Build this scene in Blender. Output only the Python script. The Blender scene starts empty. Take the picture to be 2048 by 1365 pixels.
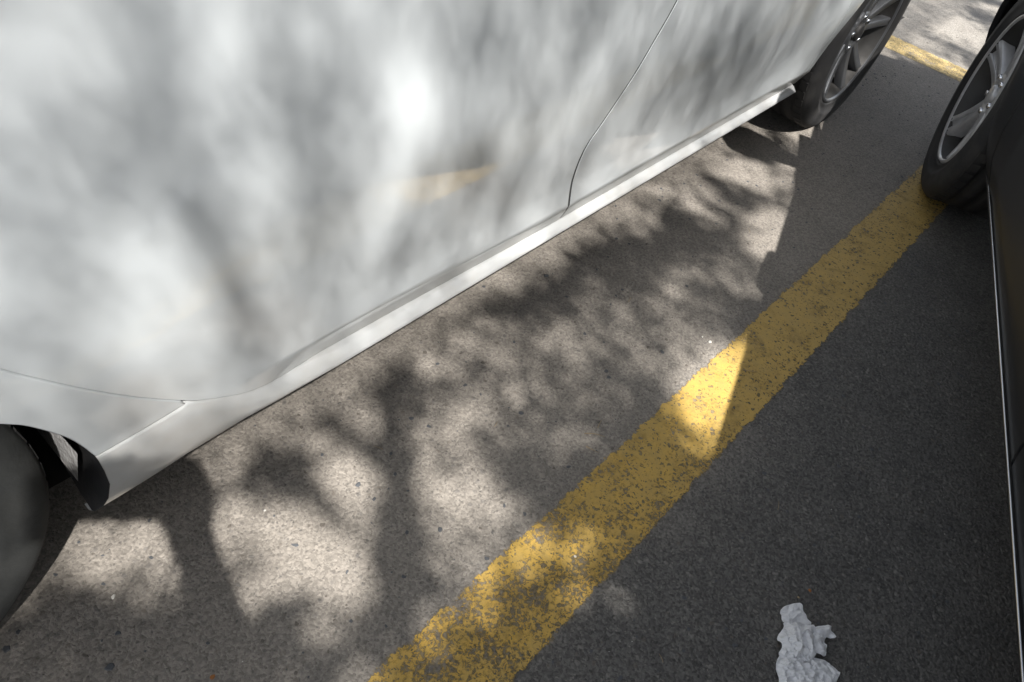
import bpy, math, random
import numpy as np
from mathutils import Vector, Matrix, noise
from mathutils.geometry import delaunay_2d_cdt
random.seed(7); rng = np.random.RandomState(7)
SC = bpy.context.scene; COL = SC.collection
R = math.radians
# ------------------------------------------------------------------ camera, sky, sun, exposure
EYE = Vector((0, 0, 1.1))
RIGHT = Vector((0.661, -0.729, 0.179)); DOWN = Vector((-0.450, -0.576, -0.683)); FWD = Vector((0.601, 0.371, -0.708))
cd = bpy.data.cameras.new('camera'); cam = bpy.data.objects.new('camera', cd); COL.objects.link(cam)
_m = Matrix((RIGHT, -DOWN, -FWD)).transposed()
cam.matrix_world = Matrix.Translation(EYE) @ _m.to_quaternion().to_matrix().to_4x4()
cd.sensor_width = 36; cd.lens = 1500 / 2048 * 36; cd.clip_start = .02; cd.clip_end = 400
cd.dof.use_dof = False
SC.camera = cam
W = bpy.data.worlds.new('World'); SC.world = W; W.use_nodes = True
SUN = Vector((.32, .66, -1.0))                    # the way sunlight travels, per metre it drops
elev = math.atan2(1, math.hypot(.32, .66)); azim = math.atan2(-.32, -.66)
nt = W.node_tree; bg = nt.nodes['Background']; sky = nt.nodes.new('ShaderNodeTexSky')
sky.sky_type = 'NISHITA'; sky.sun_disc = False; sky.sun_elevation = elev; sky.sun_rotation = azim % (2 * math.pi)
sky.dust_density = 2.0; sky.ozone_density = .8
hs = nt.nodes.new('ShaderNodeHueSaturation'); hs.inputs['Saturation'].default_value = .42     # thin haze: a pale sky
nt.links.new(sky.outputs[0], hs.inputs['Color']); nt.links.new(hs.outputs[0], bg.inputs[0]); bg.inputs[1].default_value = .11
sd = bpy.data.lights.new('sun', 'SUN'); sun = bpy.data.objects.new('sun', sd); COL.objects.link(sun)
sd.energy = 5.0; sd.angle = R(.55); sd.color = (1, .965, .915)
sun.rotation_euler = SUN.to_track_quat('-Z', 'Y').to_euler(); sun.location = (-3, -6, 9)
vs = SC.view_settings; vs.view_transform = 'Standard'; vs.look = 'None'; vs.exposure = 1.12; vs.gamma = 1; vs.use_curve_mapping = False
SC.cycles.max_bounces = 8; SC.cycles.diffuse_bounces = 4; SC.cycles.use_denoising = True

# ------------------------------------------------------------------ materials
def mat(name, col, rough=.5, metal=0., coat=0., coat_rough=.03, spec=.5, trans=0., ior=1.45, grime=0., grime_col=(.2, .18, .15), gscale=8., bump=0., bscale=300., sheen=0., cior=1.5):
    m = bpy.data.materials.new(name); m.use_nodes = True; n = m.node_tree.nodes; l = m.node_tree.links
    b = n['Principled BSDF']; b.inputs['Roughness'].default_value = rough; b.inputs['Metallic'].default_value = metal
    b.inputs['Coat Weight'].default_value = coat; b.inputs['Coat Roughness'].default_value = coat_rough
    b.inputs['Specular IOR Level'].default_value = spec; b.inputs['Transmission Weight'].default_value = trans; b.inputs['IOR'].default_value = ior
    b.inputs['Sheen Weight'].default_value = sheen; b.inputs['Coat IOR'].default_value = cior
    tc = n.new('ShaderNodeTexCoord')
    nz = n.new('ShaderNodeTexNoise'); nz.inputs['Scale'].default_value = gscale; nz.inputs['Detail'].default_value = 8; nz.inputs['Roughness'].default_value = .65
    l.new(tc.outputs['Object'], nz.inputs['Vector'])
    rp = n.new('ShaderNodeMapRange'); rp.inputs[1].default_value = .45; rp.inputs[2].default_value = .75; rp.inputs[3].default_value = 0; rp.inputs[4].default_value = grime
    l.new(nz.outputs[0], rp.inputs[0])
    mx = n.new('ShaderNodeMix'); mx.data_type = 'RGBA'; mx.inputs[6].default_value = (*col, 1); mx.inputs[7].default_value = (*grime_col, 1)
    l.new(rp.outputs[0], mx.inputs[0]); l.new(mx.outputs[2], b.inputs['Base Color'])
    if bump:
        n2 = n.new('ShaderNodeTexNoise'); n2.inputs['Scale'].default_value = bscale; n2.inputs['Detail'].default_value = 6
        l.new(tc.outputs['Object'], n2.inputs['Vector'])
        bp = n.new('ShaderNodeBump'); bp.inputs['Strength'].default_value = bump; bp.inputs['Distance'].default_value = .002
        l.new(n2.outputs[0], bp.inputs['Height']); l.new(bp.outputs[0], b.inputs['Normal'])
    return m
M = {}
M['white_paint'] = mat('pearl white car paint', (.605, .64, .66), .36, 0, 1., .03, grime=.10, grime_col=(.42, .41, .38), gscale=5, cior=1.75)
M['white_sill'] = mat('white sill paint with road dust', (.50, .51, .51), .40, 0, .8, .09, grime=.35, grime_col=(.42, .39, .34), gscale=14)
def lower_door_shade(m):
    # shade under the fold low on the doors, put into the colour as grey
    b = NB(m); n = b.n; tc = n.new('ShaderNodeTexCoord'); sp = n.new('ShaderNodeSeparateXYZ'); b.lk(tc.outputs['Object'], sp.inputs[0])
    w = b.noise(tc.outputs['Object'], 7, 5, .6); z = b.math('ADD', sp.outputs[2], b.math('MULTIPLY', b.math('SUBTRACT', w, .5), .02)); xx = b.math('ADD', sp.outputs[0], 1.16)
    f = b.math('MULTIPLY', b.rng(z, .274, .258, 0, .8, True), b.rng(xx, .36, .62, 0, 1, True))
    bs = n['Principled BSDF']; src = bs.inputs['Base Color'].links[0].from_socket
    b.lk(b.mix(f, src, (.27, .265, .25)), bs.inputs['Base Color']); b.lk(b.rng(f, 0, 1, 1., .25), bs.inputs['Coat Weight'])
M['black_paint'] = mat('black car paint', (.009, .010, .012), .4, 0, .25, .2, grime=.15, grime_col=(.03, .03, .03), gscale=6)
M['black_plastic'] = mat('dusty black plastic', (.018, .018, .019), .6, grime=.5, grime_col=(.06, .055, .05), gscale=20, bump=.2)
M['seal'] = mat('dark door seal', (.05, .05, .052), .8)
M['rubber'] = mat('tyre rubber', (.022, .022, .023), .75, grime=.6, grime_col=(.075, .07, .065), gscale=10, bump=.35, bscale=160)
M['dusty_rubber'] = mat('dusty tyre rubber', (.032, .034, .034), .8, grime=.5, grime_col=(.07, .07, .066), gscale=9, bump=.35, bscale=120)
M['alloy'] = mat('silver painted alloy', (.56, .56, .57), .40, .35, .4, .1, grime=.5, grime_col=(.22, .21, .20), gscale=18)
M['dark_alloy'] = mat('grey painted alloy', (.13, .135, .145), .34, .5, .4, .1, grime=.4, grime_col=(.12, .12, .12), gscale=18)
M['barrel'] = mat('brake dusted rim barrel', (.06, .058, .056), .55, .5, grime=.6, grime_col=(.03, .028, .026), gscale=14)
M['chrome'] = mat('bright metal trim', (.75, .76, .78), .2, 1.0)
M['steel'] = mat('brake steel', (.25, .24, .23), .45, .9, grime=.6, grime_col=(.12, .07, .04), gscale=30)
M['felt'] = mat('wheel arch felt liner', (.055, .047, .04), .95, grime=.8, grime_col=(.11, .094, .08), gscale=6, bump=1.0, bscale=120, sheen=.3)
M['glass'] = mat('dark tinted car glass', (.012, .014, .015), .03, 0, .0, spec=.6)
M['underbody'] = mat('underbody coating', (.02, .019, .018), .85, grime=.6, grime_col=(.06, .05, .045))
M['lamp'] = mat('clear headlamp lens', (.35, .36, .38), .08, .3, 1.0)
M['red_lamp'] = mat('red tail lamp lens', (.22, .01, .012), .1, 0, 1.0)
M['bark'] = mat('tree bark', (.12, .095, .07), .9, grime=.9, grime_col=(.05, .04, .03), gscale=12, bump=1, bscale=30)
M['twig'] = mat('dry twig', (.33, .25, .15), .8, grime=.5, grime_col=(.16, .10, .05), gscale=60)
M['pale_stone'] = mat('pale stone chip', (.62, .60, .55), .7, grime=.5, grime_col=(.4, .37, .32), gscale=200)
M['dark_stone'] = mat('dark blue grey stone', (.075, .080, .088), .7, grime=.5, grime_col=(.09, .085, .08), gscale=150)
M['mid_stone'] = mat('brown grey stone', (.12, .105, .09), .7, grime=.5, grime_col=(.07, .06, .05), gscale=150)
M['leaf_litter'] = mat('dry orange leaf', (.32, .13, .04), .8, grime=.6, grime_col=(.14, .06, .03), gscale=120)

def leaf_mat():
    m = bpy.data.materials.new('green tree leaf'); m.use_nodes = True; n = m.node_tree.nodes; l = m.node_tree.links
    b = n['Principled BSDF']; b.inputs['Roughness'].default_value = .55
    oi = n.new('ShaderNodeTexCoord'); nz = n.new('ShaderNodeTexNoise'); nz.inputs['Scale'].default_value = 3.1
    l.new(oi.outputs['Object'], nz.inputs[0])
    cr = n.new('ShaderNodeValToRGB'); cr.color_ramp.elements[0].color = (.03, .06, .015, 1); cr.color_ramp.elements[1].color = (.08, .12, .035, 1)
    cr.color_ramp.elements[0].position = .35; cr.color_ramp.elements[1].position = .65
    l.new(nz.outputs[0], cr.inputs[0]); l.new(cr.outputs[0], b.inputs['Base Color'])
    return m
M['leaf'] = leaf_mat()

def tissue_mat():
    m = bpy.data.materials.new('thin white tissue'); m.use_nodes = True; n = m.node_tree.nodes; l = m.node_tree.links
    b = n['Principled BSDF']; b.inputs['Base Color'].default_value = (.95, .95, .96, 1); b.inputs['Roughness'].default_value = .85
    tr = n.new('ShaderNodeBsdfTranslucent'); tr.inputs[0].default_value = (.9, .91, .93, 1)
    mx = n.new('ShaderNodeMixShader'); mx.inputs[0].default_value = .22
    tp = n.new('ShaderNodeBsdfTransparent'); m2 = n.new('ShaderNodeMixShader'); m2.inputs[0].default_value = .0
    tc = n.new('ShaderNodeTexCoord'); nz = n.new('ShaderNodeTexNoise'); nz.inputs['Scale'].default_value = 130; nz.inputs['Detail'].default_value = 6; nz.inputs['Distortion'].default_value = 1.2
    bp = n.new('ShaderNodeBump'); bp.inputs['Strength'].default_value = .9; bp.inputs['Distance'].default_value = .003
    l.new(tc.outputs['Object'], nz.inputs[0]); l.new(nz.outputs[0], bp.inputs['Height']); l.new(bp.outputs[0], b.inputs['Normal'])
    l.new(b.outputs[0], mx.inputs[1]); l.new(tr.outputs[0], mx.inputs[2]); l.new(mx.outputs[0], m2.inputs[1]); l.new(tp.outputs[0], m2.inputs[2])
    l.new(m2.outputs[0], n['Material Output'].inputs[0])
    return m
M['tissue'] = tissue_mat()

class NB:                                                                # small node-building helper
    def __init__(s, m): s.n = m.node_tree.nodes; s.l = m.node_tree.links
    def lk(s, a, b):
        if isinstance(a, (int, float)): b.default_value = a
        elif isinstance(a, tuple): b.default_value = (*a, 1) if len(a) == 3 else a
        else: s.l.new(a, b)
    def math(s, op, a, b=0., c=0., clamp=False):
        x = s.n.new('ShaderNodeMath'); x.operation = op; x.use_clamp = clamp
        s.lk(a, x.inputs[0]); s.lk(b, x.inputs[1]); s.lk(c, x.inputs[2]); return x.outputs[0]
    def rng(s, v, a, b, c=0., d=1., smooth=False):
        x = s.n.new('ShaderNodeMapRange'); x.clamp = True
        if smooth: x.interpolation_type = 'SMOOTHSTEP'
        s.lk(v, x.inputs[0]); 
        for i, q in enumerate((a, b, c, d)): s.lk(q, x.inputs[i + 1])
        return x.outputs[0]
    def mix(s, f, a, b, mode='MIX'):
        x = s.n.new('ShaderNodeMix'); x.data_type = 'RGBA'; x.blend_type = mode
        s.lk(f, x.inputs[0]); s.lk(a, x.inputs[6]); s.lk(b, x.inputs[7]); return x.outputs[2]
    def noise(s, v, sc, det=6., ro=.6, dist=0.):
        x = s.n.new('ShaderNodeTexNoise'); s.lk(v, x.inputs['Vector'])
        for k, q in (('Scale', sc), ('Detail', det), ('Roughness', ro), ('Distortion', dist)): x.inputs[k].default_value = q
        return x.outputs[0]
    def vor(s, v, sc, feat='F1', rand=1.):
        x = s.n.new('ShaderNodeTexVoronoi'); x.feature = feat; s.lk(v, x.inputs['Vector']); x.inputs['Scale'].default_value = sc; x.inputs['Randomness'].default_value = rand
        return x
def asphalt():
    m = bpy.data.materials.new('worn asphalt with stone aggregate'); m.use_nodes = True; b = NB(m); n = b.n; bs = n['Principled BSDF']
    P = n.new('ShaderNodeNewGeometry').outputs['Position']
    sep = n.new('ShaderNodeSeparateXYZ'); b.lk(P, sep.inputs[0]); X, Y = sep.outputs[0], sep.outputs[1]
    wn = n.new('ShaderNodeTexNoise'); wn.inputs['Scale'].default_value = 55; wn.inputs['Detail'].default_value = 3; b.lk(P, wn.inputs[0])
    wv = n.new('ShaderNodeVectorMath'); wv.operation = 'MULTIPLY_ADD'; b.lk(wn.outputs['Color'], wv.inputs[0]); wv.inputs[1].default_value = (.012, .012, 0); b.lk(P, wv.inputs[2])
    Q = wv.outputs[0]
    big = b.noise(P, 1.6, 5, .6); midn = b.noise(P, 9, 6, .6); fine = b.noise(P, 420, 4, .7); fine2 = b.noise(P, 150, 5, .7, .4)
    # dusty, polished lane on the side of the white car, darker stone towards the black one
    e = b.math('ADD', Y, b.math('MULTIPLY', b.math('SUBTRACT', big, .5), .5))
    dusty = b.rng(e, .02, .34, 0, 1, True)
    far = b.rng(X, 3.3, 3.75, 0, 1, True)
    base = b.mix(dusty, (.122, .116, .108), (.240, .217, .190))
    base = b.mix(b.math('MULTIPLY', far, .55), base, (.30, .285, .26))
    base = b.mix(b.rng(midn, .35, .7, 0, .45), base, b.mix(dusty, (.060, .059, .058), (.165, .148, .128)))
    # small stones
    v1 = b.vor(Q, 260); c1 = n.new('ShaderNodeSeparateColor'); b.lk(v1.outputs['Color'], c1.inputs[0])
    gr = b.math('MULTIPLY', b.math('SUBTRACT', c1.outputs[0], .5), .9)
    g2 = b.math('ADD', b.math('MULTIPLY', b.math('SUBTRACT', fine2, .5), 1.7), b.math('ADD', gr, b.math('MULTIPLY', b.math('SUBTRACT', fine, .5), .8)))
    val = b.math('ADD', 1., b.math('MULTIPLY', g2, b.rng(dusty, 0, 1, .85, .55)))
    hs = n.new('ShaderNodeVectorMath'); hs.operation = 'SCALE'; b.lk(base, hs.inputs[0]); b.lk(val, hs.inputs[3])
    col = hs.outputs[0]
    # larger aggregate, some dark blue, some brown, some pale
    v2 = b.vor(Q, 95); c2 = n.new('ShaderNodeSeparateColor'); b.lk(v2.outputs['Color'], c2.inputs[0])
    st = b.math('MULTIPLY', b.rng(v2.outputs['Distance'], .42, .30), b.rng(c2.outputs[0], .70, .74))
    scol = b.mix(c2.outputs[1], (.055, .058, .066), (.15, .125, .10)); scol = b.mix(b.math('MULTIPLY', b.rng(c2.outputs[2], .80, .84), b.rng(dusty, 0, 1, 1, .35)), scol, (.30, .28, .255))
    col = b.mix(b.math('MULTIPLY', st, .38), col, scol)
    v3 = b.vor(Q, 210); c3 = n.new('ShaderNodeSeparateColor'); b.lk(v3.outputs['Color'], c3.inputs[0])
    st3 = b.math('MULTIPLY', b.rng(v3.outputs['Distance'], .45, .3), b.rng(c3.outputs[0], .70, .76))
    col = b.mix(b.math('MULTIPLY', st3, .45), col, b.mix(b.rng(c3.outputs[1], .66, .70), (.05, .05, .052), (.28, .26, .23)))
    # wear: faint drag scratches and an oily stain
    b.lk(col, bs.inputs['Base Color'])
    b.lk(b.rng(fine2, .3, .7, .72, .95), bs.inputs['Roughness']); bs.inputs['Specular IOR Level'].default_value = .35
    hgt = b.math('ADD', b.math('MULTIPLY', fine2, .9), b.math('ADD', b.math('MULTIPLY', v1.outputs['Distance'], -.35), b.math('MULTIPLY', b.rng(v2.outputs['Distance'], .5, .1), .5)))
    bp = n.new('ShaderNodeBump'); b.lk(b.rng(dusty, 0, 1, .95, .5), bp.inputs['Strength']); bp.inputs['Distance'].default_value = .0035
    b.lk(hgt, bp.inputs['Height']); b.lk(bp.outputs[0], bs.inputs['Normal'])
    return m
lower_door_shade(M['white_paint'])
M['asphalt'] = asphalt()
def line_paint(name, axis, lo, hi, x_worn, old=(.40, .285, .105)):
    """worn yellow road paint; the sheet is wider than the stripe, the ragged outline comes from the wear"""
    m = bpy.data.materials.new(name); m.use_nodes = True; b = NB(m); n = b.n; bs = n['Principled BSDF']
    P = n.new('ShaderNodeNewGeometry').outputs['Position']
    sep = n.new('ShaderNodeSeparateXYZ'); b.lk(P, sep.inputs[0]); A = sep.outputs[axis]; X = sep.outputs[0]
    wn = n.new('ShaderNodeTexNoise'); wn.inputs['Scale'].default_value = 70; wn.inputs['Detail'].default_value = 4; b.lk(P, wn.inputs[0])
    wv = n.new('ShaderNodeVectorMath'); wv.operation = 'MULTIPLY_ADD'; b.lk(wn.outputs['Color'], wv.inputs[0]); wv.inputs[1].default_value = (.02, .02, 0); b.lk(P, wv.inputs[2])
    Q = wv.outputs[0]
    n1 = b.noise(P, 26, 6, .65); n2 = b.noise(P, 130, 5, .7, .5); nb = b.noise(P, 5, 3, .5)
    jit = b.math('ADD', b.math('MULTIPLY', b.math('SUBTRACT', n1, .5), .030), b.math('MULTIPLY', b.math('SUBTRACT', n2, .5), .028))
    a = b.math('ADD', A, jit)
    inside = b.math('MINIMUM', b.math('SUBTRACT', a, lo), b.math('SUBTRACT', hi, a))       # metres inside the stripe
    edge = b.rng(inside, -.0006, .0010)
    v = b.vor(Q, 105); cc = n.new('ShaderNodeSeparateColor'); b.lk(v.outputs['Color'], cc.inputs[0])
    v2 = b.vor(Q, 230); c2 = n.new('ShaderNodeSeparateColor'); b.lk(v2.outputs['Color'], c2.inputs[0])
    near = b.rng(X, .35, 1.15, 1, 0) if x_worn else 0.6
    wear = b.math('ADD', b.math('ADD', .03, b.math('MULTIPLY', near, .15)), b.math('MULTIPLY', b.math('SUBTRACT', nb, .5), .35))
    loss = b.math('ADD', b.math('ADD', b.math('MULTIPLY', n2, .85), b.math('MULTIPLY', n1, .5)), wear)
    scuff = b.rng(b.noise(P, 13, 4, .55, .8), .50, .66, 0, .5); chip = b.math('MULTIPLY', b.rng(loss, .97, .79), b.math('SUBTRACT', 1., b.math('MULTIPLY', scuff, b.rng(n2, .35, .6))))
    stone = b.math('MULTIPLY', b.rng(v.outputs['Distance'], .42, .36), b.math('GREATER_THAN', b.math('ADD', cc.outputs[0], b.math('MULTIPLY', wear, .8)), .83))
    stone2 = b.math('MULTIPLY', b.rng(v2.outputs['Distance'], .42, .34), b.math('GREATER_THAN', b.math('ADD', c2.outputs[0], wear), .80))
    keep = b.math('MULTIPLY', b.math('MULTIPLY', edge, chip), b.math('MULTIPLY', b.math('SUBTRACT', 1., b.math('MULTIPLY', stone, .62)), b.math('SUBTRACT', 1., b.math('MULTIPLY', stone2, .55))))
    gn = b.noise(P, 34, 6, .7); gm = b.noise(P, 380, 3, .7)
    dust = b.rng(X, .5, 1.6, .12, .6); c = b.mix(b.rng(gn, .3, .72), (.62, .38, .055), (.41, .28, .08)); c = b.mix(dust, c, old); c = b.mix(b.rng(gm, .5, .75, 0, .5), c, (.24, .18, .08))
    b.lk(c, bs.inputs['Base Color']); bs.inputs['Roughness'].default_value = .6
    bp = n.new('ShaderNodeBump'); bp.inputs['Strength'].default_value = .6; bp.inputs['Distance'].default_value = .003; b.lk(n2, bp.inputs['Height']); b.lk(bp.outputs[0], bs.inputs['Normal'])
    tp = n.new('ShaderNodeBsdfTransparent'); mx = n.new('ShaderNodeMixShader')
    b.lk(keep, mx.inputs[0]); b.lk(tp.outputs[0], mx.inputs[1]); b.lk(bs.outputs[0], mx.inputs[2]); b.lk(mx.outputs[0], n['Material Output'].inputs[0])
    return m

# ------------------------------------------------------------------ object helpers
def tag(o, label=None, cat=None, group=None, kind=None):
    for k, v in (('label', label), ('category', cat), ('group', group), ('kind', kind)):
        if v: o[k] = v
    return o
def mesh_obj(name, verts, faces, m, parent=None, smooth=True, normals=None):
    me = bpy.data.meshes.new(name); me.from_pydata([tuple(v) for v in verts], [], faces); me.update()
    if m: me.materials.append(m)
    if smooth: me.polygons.foreach_set('use_smooth', [True] * len(me.polygons))
    if normals is not None: me.normals_split_custom_set_from_vertices(normals)
    o = bpy.data.objects.new(name, me); COL.objects.link(o)
    if parent: o.parent = parent
    return o
def empty(name, loc, rz=0):
    o = bpy.data.objects.new(name, None); COL.objects.link(o); o.location = loc; o.rotation_euler = (0, 0, rz); o.empty_display_size = .2; return o
def revolve(prof, seg=64, axis='y'):
    """prof: (radius, y) list -> verts, faces turned round the local y axis"""
    V, F = [], []
    n = len(prof)
    for i in range(seg):
        a = 2 * math.pi * i / seg; c, s = math.cos(a), math.sin(a)
        V += [(r * c, y, r * s) for r, y in prof]
    for i in range(seg):
        for k in range(n - 1):
            a0, b0 = i * n + k, ((i + 1) % seg) * n + k
            F.append((a0, b0, b0 + 1, a0 + 1))
    return V, F
def boxv(x0, x1, y0, y1, z0, z1):
    V = [(x, y, z) for x in (x0, x1) for y in (y0, y1) for z in (z0, z1)]
    return V, [(0, 1, 3, 2), (4, 6, 7, 5), (0, 4, 5, 1), (2, 3, 7, 6), (0, 2, 6, 4), (1, 5, 7, 3)]
def join(parts):
    V, F = [], []
    for v, f in parts:
        o = len(V); V += list(v); F += [tuple(i + o for i in q) for q in f]
    return V, F
def tube(pts, rad, seg=8):
    V, F = [], []; pts = [Vector(p) for p in pts]
    for i, p in enumerate(pts):
        d = (pts[min(i + 1, len(pts) - 1)] - pts[max(i - 1, 0)]).normalized()
        a = d.orthogonal().normalized() if i == 0 else (a - d * a.dot(d)).normalized()
        b = d.cross(a); r = rad[i] if hasattr(rad, '__len__') else rad
        V += [p + (a * math.cos(2 * math.pi * k / seg) + b * math.sin(2 * math.pi * k / seg)) * r for k in range(seg)]
    for i in range(len(pts) - 1):
        for k in range(seg): F.append((i * seg + k, i * seg + (k + 1) % seg, (i + 1) * seg + (k + 1) % seg, (i + 1) * seg + k))
    F.append(tuple(range(seg))[::-1]); F.append(tuple((len(pts) - 1) * seg + k for k in range(seg)))
    return V, F
def ss(a, b, t):
    t = max(0., min(1., (t - a) / (b - a))); return t * t * (3 - 2 * t)
def crv(pts, n=6):
    """Catmull-Rom through 2D points"""
    out = []; P = [np.array(p, float) for p in pts]; P = [2 * P[0] - P[1]] + P + [2 * P[-1] - P[-2]]
    for i in range(1, len(P) - 2):
        for k in range(n):
            t = k / n; a, b, c, d = P[i - 1:i + 3]
            out.append(tuple(.5 * ((2 * b) + (c - a) * t + (2 * a - 5 * b + 4 * c - d) * t * t + (3 * b - a - 3 * c + d) * t ** 3)))
    out.append(tuple(P[-2])); return out

# ------------------------------------------------------------------ ground
def ground():
    xs = np.linspace(-40, 60, 81); ys = np.linspace(-50, 50, 81)
    V = [(x, y, 0) for x in xs for y in ys]; n = len(ys)
    F = [(i * n + j, (i + 1) * n + j, (i + 1) * n + j + 1, i * n + j + 1) for i in range(len(xs) - 1) for j in range(n - 1)]
    tag(mesh_obj('asphalt_ground', V, F, M['asphalt']), kind='structure')
ground()
def stripe(name, x0, x1, y0, y1, m, label):
    nx = max(2, int((x1 - x0) / .1)); V = []; F = []
    for i in range(nx + 1):
        x = x0 + (x1 - x0) * i / nx; V += [(x, y0, .0016), (x, y1, .0016)]
    F = [(2 * i, 2 * i + 2, 2 * i + 3, 2 * i + 1) for i in range(nx)]
    tag(mesh_obj(name, V, F, m), label, kind='structure')
stripe('yellow_bay_line', -3.6, 3.455, .095, .290, line_paint('worn yellow bay line paint', 1, .118, .262, True), 'worn yellow stripe running between the two cars')
M['cross'] = line_paint('worn yellow end line paint', 0, 3.462, 3.625, False, (.58, .47, .25))
stripe('yellow_end_line', 3.455, 3.65, -6, 6, M['cross'], 'worn yellow stripe crossing the end of the bays')

def pebbles(name, count, m, smin, smax, region, seed, sink=.72, flat=.35):
    r = np.random.RandomState(seed); V = []; F = []
    x0, x1, y0, y1 = region
    for _ in range(count):
        x = x0 + (x1 - x0) * r.rand() ** 1.25; y = y0 + (y1 - y0) * r.rand()
        if .112 < y < .268 and r.rand() < .93: continue
        s = smin + (smax - smin) * r.rand() ** 2.2; an = r.rand() * 6.28; el = .55 + .45 * r.rand(); hh = s * flat * (.6 + .6 * r.rand())
        k = r.randint(5, 8); o = len(V); z = -hh * sink * .2
        rad = .5 + .7 * r.rand(k)
        for i in range(k):
            a = 6.283 * i / k; px, py = math.cos(a) * rad[i] * s, math.sin(a) * rad[i] * s * el
            V.append((x + px * math.cos(an) - py * math.sin(an), y + px * math.sin(an) + py * math.cos(an), -.0004))
        for i in range(k):
            a = 6.283 * i / k; px, py = .7 * math.cos(a) * rad[i] * s, .7 * math.sin(a) * rad[i] * s * el
            V.append((x + px * math.cos(an) - py * math.sin(an), y + px * math.sin(an) + py * math.cos(an), min(.0011, hh * (.5 + .3 * r.rand()))))
        for i in range(k): F.append((o + i, o + (i + 1) % k, o + k + (i + 1) % k, o + k + i))
        F.append(tuple(o + k + i for i in range(k)))
    tag(mesh_obj(name, V, F, m, smooth=False), kind='stuff')
pebbles('dark_aggregate_stones', 1500, M['dark_stone'], .0012, .0070, (-.3, 4.2, -.7, .95), 1)
pebbles('brown_aggregate_stones', 2200, M['mid_stone'], .0012, .006, (-.3, 4.2, -.7, .95), 2)
pebbles('pale_aggregate_stones', 200, M['pale_stone'], .0006, .0017, (-.3, 4.2, -.8, .95), 3)

# ------------------------------------------------------------------ cars
class Car:
    """local frame: x forward, d depth inward from the side facing the lens (negative = towards it), z up"""
    def __init__(s, root, ydep, to, width, paint):
        s.root, s.ydep, s.to, s.w, s.paint = root, ydep, to, width, paint
    def pt(s, x, d, z, far=False): return s.to(x, (s.w - d) if far else d, z)
    def nrm(s, x, z, far=False):
        e = .004
        a = Vector(s.pt(x + e, s.ydep(x + e, z), z, far)) - Vector(s.pt(x - e, s.ydep(x - e, z), z, far))
        b = Vector(s.pt(x, s.ydep(x, z + e), z + e, far)) - Vector(s.pt(x, s.ydep(x, z - e), z - e, far))
        n = a.cross(b).normalized(); out = Vector(s.pt(x, -1, z, far)) - Vector(s.pt(x, 0, z, far))
        return n if n.dot(out) > 0 else -n
    def panel(s, name, poly, m=None, far=False, grid=.02, lift=0., edge=.016, label=None, parent=None, roll=.0022):
        poly = [Vector((p[0], p[1])) for p in poly]
        area = sum(poly[i].x * poly[(i + 1) % len(poly)].y - poly[(i + 1) % len(poly)].x * poly[i].y for i in range(len(poly)))
        if area < 0: poly = poly[::-1]
        dp = []
        for i, p in enumerate(poly):                                     # densify the outline
            q = poly[(i + 1) % len(poly)]; k = max(1, int((q - p).length / grid)); dp += [p.lerp(q, j / k) for j in range(k)]
        n = len(dp)
        nr = []
        for i in range(n):
            t = (dp[(i + 1) % n] - dp[i - 1]); nr.append(Vector((t.y, -t.x)).normalized())
        inner = [dp[i] - nr[i] * roll for i in range(n)]
        xs = [p.x for p in dp]; zs = [p.y for p in dp]; pts = list(inner)
        P = np.array([(p.x, p.y) for p in inner])
        gx = np.arange(min(xs), max(xs), grid); gz = np.arange(min(zs), max(zs), grid)
        for a in gx:
            for c in gz:
                dd = P - (a, c)
                if (dd * dd).sum(1).min() > (grid * .45) ** 2: pts.append(Vector((a, c)))
        vo, _, fo, _, _, _ = delaunay_2d_cdt(pts, [], [list(range(n))], 1, 1e-6)
        V = [s.pt(v.x, s.ydep(v.x, v.y) - lift, v.y, far) for v in vo]; N = [s.nrm(v.x, v.y, far) for v in vo]
        F = [tuple(f) for f in fo]
        # rolled edge and a return flange
        base = len(V)
        for i in range(n):
            p = dp[i]; y = s.ydep(p.x, p.y) - lift
            o2 = Vector(s.pt(p.x + nr[i].x, 0, p.y + nr[i].y, far)) - Vector(s.pt(p.x, 0, p.y, far)); fn = s.nrm(p.x, p.y, far)
            V.append(s.pt(inner[i].x, y, inner[i].y, far)); N.append(fn)
            V.append(s.pt(p.x, y + roll * .9, p.y, far)); N.append((fn * .45 + o2).normalized())
            V.append(s.pt(p.x, y + edge, p.y, far)); N.append(o2.normalized())
        for i in range(n):
            j = (i + 1) % n
            for k in (0, 1): F.append((base + 3 * i + k, base + 3 * j + k, base + 3 * j + k + 1, base + 3 * i + k + 1))
        G_ = []
        for f in F:                                                      # wind every face to agree with its normals
            a, b_, c = Vector(V[f[0]]), Vector(V[f[1]]), Vector(V[f[2]]); gn = (b_ - a).cross(c - b_)
            if len(f) == 4: gn = gn + (c - b_).cross(Vector(V[f[3]]) - c)
            G_.append(f if gn.dot(sum((Vector(N[i]) for i in f), Vector())) >= 0 else tuple(reversed(f)))
        o = mesh_obj(name, V, G_, m or s.paint, parent or s.root, True, N)
        if label: o['label'] = label
        return o
    def grid(s, name, rows, m, parent=None, close=False):
        """rows of (x, d, z) -> smooth sheet"""
        V = [s.pt(*p) for r in rows for p in r]; k = len(rows[0]); F = []
        for i in range(len(rows) - 1):
            for j in range(k - 1): F.append((i * k + j, i * k + j + 1, (i + 1) * k + j + 1, (i + 1) * k + j))
        return mesh_obj(name, V, F, m, parent or s.root)

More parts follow.
